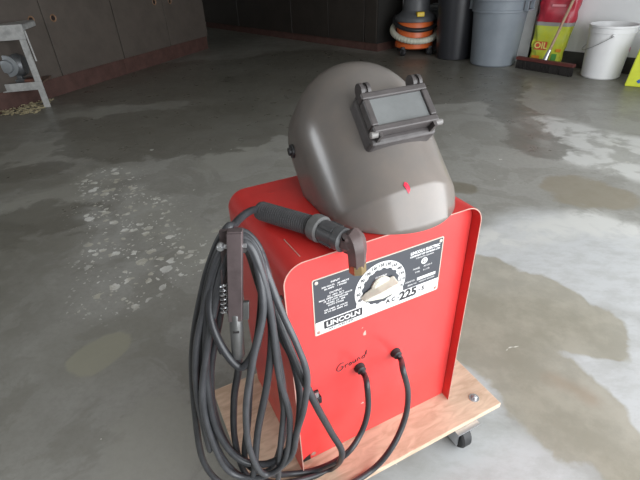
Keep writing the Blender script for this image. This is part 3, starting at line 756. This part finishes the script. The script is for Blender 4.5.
nums = ['40', '60', '75', '90', '105', '120', '135', '150', '165', '180', '195', '210', '225']
its = []
for i, s in enumerate(nums):
    a = radians(200 - i * 220 / 12); its.append((s, DCX + .0497 * cos(a), DCY + .0497 * sin(a), .0088, 'CENTER', 0, 0, .0004))
its += [('A C -', .174, .020, .014, 'CENTER', 0, 0, .0007), ('225', .212, .0195, .029, 'CENTER', 0, 0, .0013, 1.0), ('- S', .245, .020, .014, 'CENTER', 0, 0, .0007), ('ARC WELDER', .056, .0068, .0078, 'CENTER', 0, 0, .0001, 1.15)]
txt(its[:13], .0018, M_ink, 'dial_numbers', npl); txt(its[13:16], .0018, M_ink, 'model_number', npl); txt(its[16:], .0018, M_ink, 'subtitle_lettering', npl)
bm = bmesh.new(); prism(bm, rrect(.0195, .1035, .0112, .0305, .0025), MP(NX0, NZ0, .0017), .0003); obj('logo_block', bm, M_ink, npl)
txt([('LINCOLN', .0615, .0206, .0160, 'CENTER', 0, 0, .0005, 1.08)], .0021, M_npw, 'logo_lettering', npl)
bm = bmesh.new(); prism(bm, [(.246 + .0075 * cos(2 * pi * i / 28), .0905 + .0075 * sin(2 * pi * i / 28)) for i in range(28)], MP(NX0, NZ0, .0015), .0002); obj('approval_mark', bm, M_npw, npl)
txt([('C', .2455, .0905, .013, 'CENTER', 0, 0, .0003)], .0018, M_ink, 'approval_letter', npl)
for (x, y) in ((.008, NH - .008), (NW - .008, NH - .008), (.008, .008), (NW - .008, .008)):
    bm = bmesh.new(); lathe(bm, [(.0038, .0014), (.0036, .0026), (.0015, .0032)], 16, MP(NX0 + x, NZ0 + y)); obj('rivet', bm, M_worn if y < .02 else M_npb, npl, smooth=40)
# ---- selector knob: rounded skirt with a long pointer bar
M_knob = mat('cream_knob_plastic', (.70, .68, .58), .4, var=.1, vscale=20)
kn_rot = radians(192)
MK = MP(NX0 + DCX, NZ0 + DCY) @ Matrix.Rotation(kn_rot, 4, 'Z') @ Matrix.Diagonal((1.04, 1.12, 1, 1))
bm = bmesh.new(); lathe(bm, [(.022, .0022), (.0225, .006), (.019, .010), (.004, .011)], 36, MK)
kn = obj('selector_knob', bm, M_knob, wr, smooth=40)
bm = bmesh.new()
prof = [(.047, 0), (.036, .0065), (.012, .0115), (-.012, .0125), (-.027, .0115), (-.030, .008), (-.030, -.008), (-.027, -.0115), (-.012, -.0125), (.012, -.0115), (.036, -.0065)]
a = [bm.verts.new(MK @ Vector((x, y, .004))) for x, y in prof]; b = [bm.verts.new(MK @ Vector((x * .96, y * .62, .026 if x < .02 else .017))) for x, y in prof]
n = len(prof); bm.faces.new(a[::-1]); bm.faces.new(b)
for i in range(n): bm.faces.new((a[i], a[(i + 1) % n], b[(i + 1) % n], b[i]))
obj('pointer_bar', bm, M_knob, kn, bevel=.0025, seg=3)
# ---- grommets
M_cab_ = mat('black_cable_rubber', (.052, .054, .060), .36, var=.3, vscale=25, bump=.08, bscale=90)
GL, GR = lp(359, 367), lp(395, 352)
for g in (GL, GR):
    bm = bmesh.new(); lathe(bm, [(.0125, .0), (.0125, .004), (.0105, .007), (.0105, .012), (.0075, .014)], 20, MP(g.x, g.z)); obj('cable_grommet', bm, M_rub, wr, smooth=35)
# ---- handwriting
hp_ = lp(336, 372); hp2 = lp(371, 351)
bm = bmesh.new()
def stroke(pts): tube(bm, [Vector((hp_.x + x, WE - .0004, hp_.z + z)) for x, z in pts], .0010, seg=5, n=5)
stroke([(.019, .018), (.012, .020), (.004, .013), (.002, .004), (.008, -.001), (.015, .003), (.017, .009), (.011, .009)])
stroke([(.022, .010), (.0225, .002), (.0225, .008), (.029, .011)])
stroke([(.034, .011), (.031, .007), (.033, .003), (.037, .006), (.036, .011), (.034, .011)])
stroke([(.041, .013), (.041, .006), (.046, .007), (.047, .013), (.048, .006)])
stroke([(.052, .007), (.0525, .014), (.056, .014), (.058, .008)])
stroke([(.070, .015), (.064, .014), (.063, .008), (.069, .009), (.0705, .017), (.0735, .028), (.073, .015)])
obj('handwriting', bm, M_ink, wr)
# ---- clip latch
p = lp(316, 396)
bm = bmesh.new(); box(bm, p.x - .007, p.x + .005, WE - .006, WE - .0002, p.z + .004, p.z + .020); box(bm, p.x - .0045, p.x + .009, WE - .010, WE - .0002, p.z - .016, p.z + .003)
cl = obj('latch', bm, mat('dark_steel', (.06, .06, .065), .35, metal=.7, var=.5, vscale=60), wr, bevel=.0012)
bm = bmesh.new(); box(bm, p.x - .0055, p.x + .003, WE - .0078, WE - .0062, p.z + .001, p.z + .018); obj('spring_tab', bm, M_zinc, cl)
# ---- hook on the left side carrying the cables
bm = bmesh.new(); hk = w2l(ony(243, 243, .520)); tube(bm, [(0, .012, .515), (hk.x * .6, hk.y * .6, .520), (hk.x, hk.y - .02, hk.z - .006), (hk.x - .008, hk.y - .03, hk.z + .008)], .004, seg=8); obj('cable_hook', bm, mat('hook_steel', (.15, .15, .15), .4, metal=.8), wr, smooth=50)
# small dimple on the top plate and a pale scratch
bm = bmesh.new(); q = w2l(onz(272, 193, ZB + WH)); lathe(bm, [(.006, WH + .0012), (.005, WH + .0018), (.002, WH + .0015)], 16, Matrix.Translation((q.x, q.y, 0))); obj('top_screw', bm, M_case, wr, smooth=60)
s0 = w2l(onz(284, 240, ZB + WH)); s1_ = w2l(onz(300, 257, ZB + WH))
bm = bmesh.new(); tube(bm, [(s0.x, s0.y, WH + .001), (s1_.x, s1_.y, WH + .001)], .0009, seg=5, raw=True); obj('paint_scratch', bm, M_worn, wr)

# ================================================================== HELMET
HR = Matrix(((0.935, -0.234, -0.267), (0.355, 0.650, 0.672), (0.017, -0.723, 0.691))).to_4x4()
HO = Vector((0.13747, 0.76236, 0.84971))
HM = Matrix.Translation(HO) @ HR        # local: x right, y backwards (into the shell), z crown
hel = thing('welding_helmet', 'grey-brown welding helmet with a flip-up window, lying face up on the red welder', 'helmet', (HO.x - .03, HO.y + .02, ZB + WH))
M_hel = mat('taupe_fibre_shell', (.145, .130, .120), .30, var=.35, vscale=7, bump=.03, bscale=14, coat=.2, col2=(.185, .155, .135))
HA, HB, HX = .136, .130, -.007     # half width, front depth
ZCH, ZD, RT = -.132, .035, .150
def shell_ring(h):
    """half width, front n, side-plane n(where the straight sides start) at height h"""
    if h > ZD:
        s = math.sqrt(max(0, 1 - ((h - ZD) / RT) ** 2.1)); return HA * s, HB * s, 0
    if h < ZCH:
        t = (ZCH - h) / .076; return HA * (1 - .20 * t ** 1.4), HB - .030 * t, 0
    t = (ZD - h) / (ZD - ZCH); return HA, HB, 0
def rear_n(h):
    # depth (local y) of the open rear edge
    pts = [(-.21, .2), (-.055, .176), (.05, .172), (.1, .172), (.14, .182), (.19, .19)]
    for (a, ya), (b, yb) in zip(pts, pts[1:]):
        if h <= b: return ya + (yb - ya) * max(0, (h - a) / (b - a))
    return pts[-1][1]
hs = [-.208, -.190, -.170, -.150, -.136, -.1335, -.1305, -.127, -.117, -.10, -.08, -.06, -.04, -.02, 0, .02]
hs += [ZD + RT * sin(pi / 2 * i / 12) for i in range(0, 12)] + [ZD + RT * .9992]
bm = bmesh.new(); rings = []
NS, NB = 28, 8
for h in hs:
    a, b, n0 = shell_ring(h); yc = -n0 + HB; yr = max(rear_n(h), yc + .004)
    ring = []
    for k in range(NB, 0, -1): ring.append((HX - a - .004 * (k / NB), yc + (yr - yc) * k / NB, h))
    for k in range(NS + 1):
        th = -pi / 2 + pi * k / NS
        ring.append((HX + a * sin(th), yc - b * cos(th), h))
    for k in range(1, NB + 1): ring.append((HX + a + .004 * (k / NB), yc + (yr - yc) * k / NB, h))
    rings.append([bm.verts.new(HM @ Vector(p)) for p in ring])
for r1, r2 in zip(rings, rings[1:]):
    for k in range(len(r1) - 1): bm.faces.new((r1[k], r1[k + 1], r2[k + 1], r2[k]))
top = rings[-1]; nn = len(top)
for k in range(nn // 2): 
    q = (top[k], top[k + 1], top[nn - 2 - k], top[nn - 1 - k])
    if len(set(q)) == 4: bm.faces.new(q)
    elif len(set(q)) == 3: bm.faces.new(list(dict.fromkeys(q)))
bmesh.ops.bisect_plane(bm, geom=bm.verts[:] + bm.edges[:] + bm.faces[:], plane_co=(0, 0, ZB + WH + .003), plane_no=(0, 0, -1), clear_outer=True)
sh = obj('shell', bm, M_hel, hel, True, smooth=180)
so = sh.modifiers.new('thickness', 'SOLIDIFY'); so.thickness = .003; so.offset = -1
M_fr = mat('dark_phenolic_frame', (.075, .066, .066), .40, var=.35, vscale=30, bump=.15, bscale=60)
# window base block
bm = bmesh.new(); box(bm, -.065, .065, -.016, .022, -.050, .044, HM); wb = obj('window_housing', bm, M_fr, hel, True, bevel=.008, seg=3)
# flip frame
bm = bmesh.new(); fw, fh, d0, d1 = .0625, .037, -.037, -.0165
gw, gh = .0500, .0245
for (x0, x1, z0, z1) in ((-fw, fw, gh, fh), (-fw, fw, -fh, -gh), (-fw, -gw, -gh, gh), (gw, fw, -gh, gh)): box(bm, x0, x1, d0, d1, z0, z1, HM)
ff = obj('flip_frame', bm, M_fr, hel, True, bevel=.0025)
bm = bmesh.new(); box(bm, -gw + .0003, gw - .0003, d0 + .004, d0 + .006, -gh + .0003, gh - .0003, HM)
obj('lens', bm, mat('dusty_dark_glass', (.15, .158, .160), .30, var=.25, vscale=14, spec=.8), ff, True)
for s in (-1, 1):
    bm = bmesh.new()
    lathe(bm, [(.004, -.009), (.0135, -.009), (.0135, -.003), (.010, -.003), (.010, .003), (.0135, .003), (.0135, .009), (.004, .009)], 22, along(HM @ Vector((s * .050, -.026, .046)), HM @ Vector((s * .050 + .1, -.026, .046))))
    box(bm, s * .050 - .009, s * .050 + .009, -.028, -.005, .034, .046, HM)
    obj('hinge_lug', bm, M_fr, ff, True, smooth=35)
    bm = bmesh.new()
    lathe(bm, [(.0055, -.008), (.0055, .010), (.003, .012)], 14, along(HM @ Vector((s * (fw - .004), -.030, -fh - .001)), HM @ Vector((s * (fw + .06), -.034, -fh - .001))))
    obj('corner_lug', bm, mat('worn_lug', (.20, .19, .185), .4, var=.3), ff, True, smooth=35)
for s in (-1, 1):
    bm = bmesh.new(); box(bm, s * .052 - .003, s * .052 + .003, -.036, -.012, -.046, -.038, HM)
    obj('lower_bracket', bm, M_fr, wb, True)
# red paint spot on the chin front
def on_shell(x, h, off=0):
    a, b, n0 = shell_ring(h); yc = -n0 + HB; th = math.asin((x - HX) / a); return Vector((x, yc - (b + off) * cos(th), h))
bm = bmesh.new(); c = [(-.001, -.112), (.003, -.107), (.007, -.110), (.0085, -.117), (.008, -.123), (.004, -.128), (.001, -.119)]
ox = -.026
a_ = [bm.verts.new(HM @ (on_shell(x + ox, h - .012, .0006))) for x, h in c]; bm.faces.new(a_)
r_ = bmesh.ops.extrude_face_region(bm, geom=bm.faces[:]); bmesh.ops.translate(bm, verts=[g for g in r_['geom'] if isinstance(g, bmesh.types.BMVert)], vec=(HM.to_3x3() @ Vector((0, -.0006, 0))))
obj('red_paint_spot', bm, mat('bright_red_paint', (.75, .02, .06), .4), hel, True)
# side pivot knobs
for s in (-1, 1):
    bm = bmesh.new(); c = HM @ Vector((HX + s * .1370, .155, .045)); c2 = HM @ Vector((HX + s * .160, .155, .045))
    lathe(bm, [(.014, 0), (.014, .005), (.008, .006), (.008, .010), (.004, .011)], 18, along(c, c2)); obj('pivot_knob', bm, M_blk, hel, True, smooth=35)
# head band inside the shell
bm = bmesh.new(); pts = [HM @ Vector((.085 * sin(a),   .125 - .055 * cos(a), .005)) for a in [radians(-100 + 200 * i / 20) for i in range(21)]]
tube(bm, pts, .006, seg=8, n=2); obj('head_band', bm, M_blk, hel, True, smooth=50)

# ================================================================== ELECTRODE HOLDER (on top of the welder)
ZT = ZB + WH + .001
e0, e1, e2_ = onz(262, 211, ZT + .022), onz(316, 227, ZT + .024), onz(343, 240, ZT + .024)
M_hdl = mat('ribbed_black_handle', (.080, .080, .084), .42, var=.25, vscale=30)
M_clr = mat('grey_fibre_collar', (.155, .155, .155), .5, var=.3, vscale=40, bump=.2)
M_head = mat('brown_phenolic_head', (.115, .080, .078), .45, var=.35, vscale=24, bump=.1)
M_br = mat('worn_brass', (.36, .27, .14), .4, metal=.7, var=.3, vscale=50)
eh = thing('electrode_holder', 'ribbed black welding electrode holder with angled brown head and brass tip, on the welder top', 'electrode holder', e0)
dd = (e2_ - e0).normalized(); Lh = (e1 - e0).length
bm = bmesh.new(); pr = [(.010, -.008), (.0165, -.005), (.0175, .0)]
nrib = 26
for i in range(nrib):
    z = Lh * i / nrib; pr += [(.0178, z + .0004), (.0178, z + Lh / nrib * .6), (.0166, z + Lh / nrib * .7), (.0166, z + Lh / nrib * .95)]
pr += [(.0175, Lh - .001)]
lathe(bm, pr, 32, along(e0, e1)); obj('handle', bm, M_hdl, eh, True, smooth=30)
bm = bmesh.new(); Ma = along(e1, e2_)
lathe(bm, [(.0175, -.006), (.0225, -.004), (.0235, .0), (.0235, .014), (.021, .017)], 32, Ma); obj('collar', bm, M_clr, eh, True, smooth=30)
L2 = (e2_ - e1).length
bm = bmesh.new(); lathe(bm, [(.0175, .015), (.0195, .018), (.0195, L2 * .80), (.0205, L2 * .82), (.0205, L2 + .002), (.013, L2 + .006)], 32, Ma)
for k in range(4):
    a = k * pi / 2 + .6
    box(bm, .0185, .0215, -.003, .003, .022, L2 * .78, Ma @ Matrix.Rotation(a, 4, 'Z'))
obj('barrel', bm, M_hdl, eh, True, smooth=30)
# angled head and brass tip in front of the panel
nW = Vector((sin(WYAW), -cos(WYAW), 0))
fpl = Vector((WX, WY, ZB)) + nW * .020
t1 = onplane(356, 247, fpl + nW * .010, nW); t2 = onplane(357.5, 270, fpl + nW * .004, nW)
st_ = e2_ + dd * .004
elb = onplane(352, 238, fpl + nW * .0, nW)
bm = bmesh.new(); tube(bm, [st_ - dd * .004, st_ + dd * .008, elb, t1, t1 + (t2 - t1) * .70], lambda t: .0150 + .0045 * sin(pi * min(1, t * 1.05)), seg=7, n=3); obj('angled_head', bm, M_head, eh, True, smooth=32, bevel=.002)
bm = bmesh.new(); tdir = (t2 - t1).normalized(); q0 = t1 + (t2 - t1) * .62
lathe(bm, [(.015, 0), (.0155, .003), (.0155, (t2 - q0).length - .001), (.013, (t2 - q0).length), (.006, (t2 - q0).length)], 8, along(q0, t2)); obj('brass_tip', bm, M_br, eh, True, label='brass end cap')
bm = bmesh.new(); pp_ = t1 - (elb - e2_).normalized() * .012 + tdir * .006; lathe(bm, [(.006, 0), (.006, .008), (.004, .010)], 14, along(pp_, pp_ - dd * .02)); obj('clamp_screw', bm, M_head, eh, True, smooth=40)

# ================================================================== CABLES
CR = .0066
YB = .520      # depth plane of the hanging bundle
def P3(lst, dy=0):
    out = []
    for q in lst:
        y = YB + dy - (q[2] if len(q) > 2 else 0)
        p = ony(q[0], q[1], y)
        p.z = max(p.z, ZB + CR + .0005) if PX0 - .05 < w2l(p).x < PX1 else p.z
        p.z = max(p.z, CR + .001)
        out.append(p)
    return out
M_cab2 = mat('dark_cable_rubber', (.040, .041, .046), .38, var=.3, vscale=25)
# electrode lead: from the right grommet, sweeps down and away to the left, coils, ends in the holder on top
gR = Matrix.Translation((WX, WY, ZB)) @ Matrix.Rotation(WYAW, 4, 'Z') @ Vector((GR.x, WE - .012, GR.z))
gL = Matrix.Translation((WX, WY, ZB)) @ Matrix.Rotation(WYAW, 4, 'Z') @ Vector((GL.x, WE - .012, GL.z))
def front(u, v, off): return onplane(u, v, Vector((WX, WY, ZB)) + nW * off, nW)
path = [gR, gR + nW * .012 + Vector((0, 0, -.003)), front(403, 370, .035), front(408, 392, .045), front(405, 418, .055), front(392, 447, .07)]
path += [onz(372, 470, ZB + .008), onz(340, 488, ZB + .008), onz(300, 492, ZB + .008), onz(270, 482, ZB + .030)]
path += P3([(240, 476, .02), (218, 450, .02), (205, 405, .012), (201, 350, .008), (207, 290, .006), (222, 245, .004), (240, 232, .0), (258, 248, .0), (270, 285, .006),
            (279, 330, .012), (293, 360, .018), (300, 400, .026), (294, 440, .028), (270, 463, .030), (240, 459, .030), (218, 432, .028), (208, 390, .024), (206, 345, .02), (211, 290, .016), (224, 250, .014),
            (240, 236, .010), (256, 250, .014), (267, 290, .022), (272, 335, .034), (267, 385, .040), (258, 430, .040), (254, 470, .036), (246, 490, .03),
            (222, 484, .0), (203, 460, -.004), (195, 410, -.004), (193, 350, -.002), (203, 290, .0), (216, 248, -.004), (228, 228, -.004)])
path += [ony(233, 226, .555), ony(239, 219.5, .60), ony(247, 213, .65), ony(255, 209.5, .695), e0 - dd * .002]
bm = bmesh.new(); tube(bm, path, CR, seg=10, n=8)
tag(obj('welding_cable', bm, M_cab_, smooth=80), 'black cable from the right grommet, coiled and ending at the holder on top', 'cable')
# ground lead: from the left grommet to the loops, ends in the clamp
path = [gL, gL + nW * .012 + Vector((0, 0, -.003)), front(367, 385, .030), front(368, 410, .036), front(361, 433, .045), front(345, 455, .055), onz(318, 469, ZB + .010), onz(290, 474, ZB + .02)]
path += P3([(262, 472, .018), (232, 452, .010), (215, 415, .004), (211, 370, .002), (219, 320, -.002), (226, 270, -.004), (234, 238, -.006), (248, 238, -.010), (262, 270, -.008), (271, 320, -.004), (280, 380, -.002), (284, 430, .0), (270, 470, .010)])
path += P3([(246, 462, .016), (248, 420, .020), (251, 370, .026), (259, 330, .026), (262, 290, .016), (258, 256, .006), (246, 240, .004), (230, 244, .004), (215, 275, .012), (210, 312, .026), (221, 345, .044), (240, 367, .054), (254, 352, .050), (262, 320, .034), (268, 290, .018), (262, 258, .004), (250, 241, .0)])
path += P3([(262, 262, -.002), (275, 310, .014), (297, 365, .040), (316, 405, .052)])
path += [front(331, 432, .085), front(342, 453, .09), onz(334, 467, ZB + .012), onz(308, 478, ZB + .008)]
path += P3([(270, 484, .012), (246, 474, .006), (235, 440, .006), (234, 400, .008), (238, 372, .014), (238.5, 352, .026)])
bm = bmesh.new(); tube(bm, path, CR * .97, seg=10, n=8)
tag(obj('welding_cable', bm, M_cab2, smooth=80), 'black cable from the left grommet beside the handwriting, ending at the hanging clamp', 'cable')
# supply cord: thinner loops behind and in front
path = P3([(222, 352, -.012), (214, 330, -.012), (219, 290, -.012), (230, 250, -.012), (244, 236, -.016), (262, 262, .010), (281, 310, .030), (297, 345, .046), (307, 375, .055), (304, 408, .055), (297, 432, .05), (290, 458, .045), (262, 477, .040), (230, 472, .036), (212, 440, .036), (203, 400, .030), (207, 350, .026), (216, 295, .022), (228, 256, .022), (242, 242, .022), (256, 262, .030), (263, 310, .046), (253, 360, .058), (246, 410, .060), (250, 450, .056), (264, 474, .048), (284, 462, .044),
           (290, 420, .046), (279, 375, .046), (272, 320, .040), (262, 275, .034), (248, 244, .024), (232, 250, .022), (219, 290, .024), (208, 345, .028), (202, 400, .030), (210, 450, .030),
           (198, 400, .022), (196, 350, .018), (206, 300, .016), (218, 258, .016), (234, 239, .018), (252, 246, .020), (265, 285, .030), (276, 345, .040), (284, 400, .040), (280, 450, .038), (276, 490, .03)])
path += [onz(262, 500, ZB + .006), onz(225, 497, ZB + .006)]
bm = bmesh.new(); tube(bm, path, CR * .86, seg=10, n=8)
tag(obj('power_cord', bm, mat('grey_black_cord', (.068, .070, .077), .36, var=.3, vscale=25), smooth=80), 'thinner grey-black cord looped outermost over the front left edge of the welder', 'cord')
# ---- ground clamp hanging in front of the bundle
M_clp = mat('oxidised_clamp_metal', (.135, .105, .108), .42, metal=.35, var=.4, vscale=22, bump=.1)
M_sock = mat('grey_steel_socket', (.20, .20, .20), .35, metal=.6, var=.3, vscale=30)
YC = YB - .046
c_t, c_m, c_b = ony(235, 231, YC + .012), ony(236, 318, YC + .004), ony(238.5, 356, YC + .002)
gcl = thing('ground_clamp', 'brown metal welding ground clamp hanging in front of the coiled cables', 'clamp', c_b)
ax = (c_m - c_t).normalized(); side = Vector((1, 0, 0)); fr_ = side.cross(ax).normalized()
if fr_.y > 0: fr_ = -fr_
Mc = Matrix(((side.x, fr_.x, ax.x, c_t.x), (side.y, fr_.y, ax.y, c_t.y), (side.z, fr_.z, ax.z, c_t.z), (0, 0, 0, 1)))
Lc = (c_m - c_t).length
bm = bmesh.new()
box(bm, -.0100, .0100, .006, .009, 0, Lc, Mc); box(bm, -.0100, -.0078, -.006, .0065, 0, Lc, Mc); box(bm, .0078, .0100, -.006, .0065, 0, Lc, Mc)
box(bm, -.0100, .0100, -.006, .007, -.002, .002, Mc)
obj('front_arm', bm, M_clp, gcl, True, bevel=.002)
bm = bmesh.new(); Mt = Mc @ Matrix.Translation((-.006, -.014, 0)) @ Matrix.Rotation(.045, 4, 'Y')
box(bm, -.0175, -.0020, -.003, .003, .004, Lc * .95, Mt); box(bm, -.0195, -.0165, -.003, .006, Lc * .45, Lc * .95, Mt)
obj('rear_arm', bm, M_clp, gcl, True, bevel=.0012)
bm = bmesh.new(); c = Mc @ Vector((-.019, .002, .022)); lathe(bm, [(.0055, -.004), (.0055, .002), (.0035, .005)], 14, along(c, c + fr_)); lathe(bm, [(.003, -.004), (.003, .034)], 8, along(c - fr_ * .001, c + side)); obj('pivot_bolt', bm, M_zinc, gcl, True, smooth=35, label='bright bolt head')
bm = bmesh.new(); hp = [Mc @ Vector((-.0175 + .005 * cos(t * .9), -.004 + .005 * sin(t * .9), .085 + .0011 * t)) for t in range(0, 50)]; tube(bm, hp, .0011, seg=5, raw=True); obj('spring', bm, M_zinc, gcl, True, smooth=60)
bm = bmesh.new(); Ls = (c_b - c_m).length
lathe(bm, [(.0085, -.012), (.0098, -.010), (.0098, Ls - .003), (.0085, Ls)], 20, along(c_m, c_b)); so_ = obj('cable_socket', bm, M_sock, gcl, True, smooth=35)
bm = bmesh.new(); c = c_m + (c_b - c_m) * .25 + fr_ * .0095; box(bm, -.004, .005, -.001, .0008, -.0015, .0015, Matrix.Translation(c) @ Mc.to_3x3().to_4x4()); obj('set_screw_slot', bm, M_hole, so_, True)
bm = bmesh.new(); box(bm, .010, .019, -.004, .002, Lc * .80, Lc * 1.02, Mc); obj('jaw_stop', bm, M_sock, gcl, True, bevel=.001)
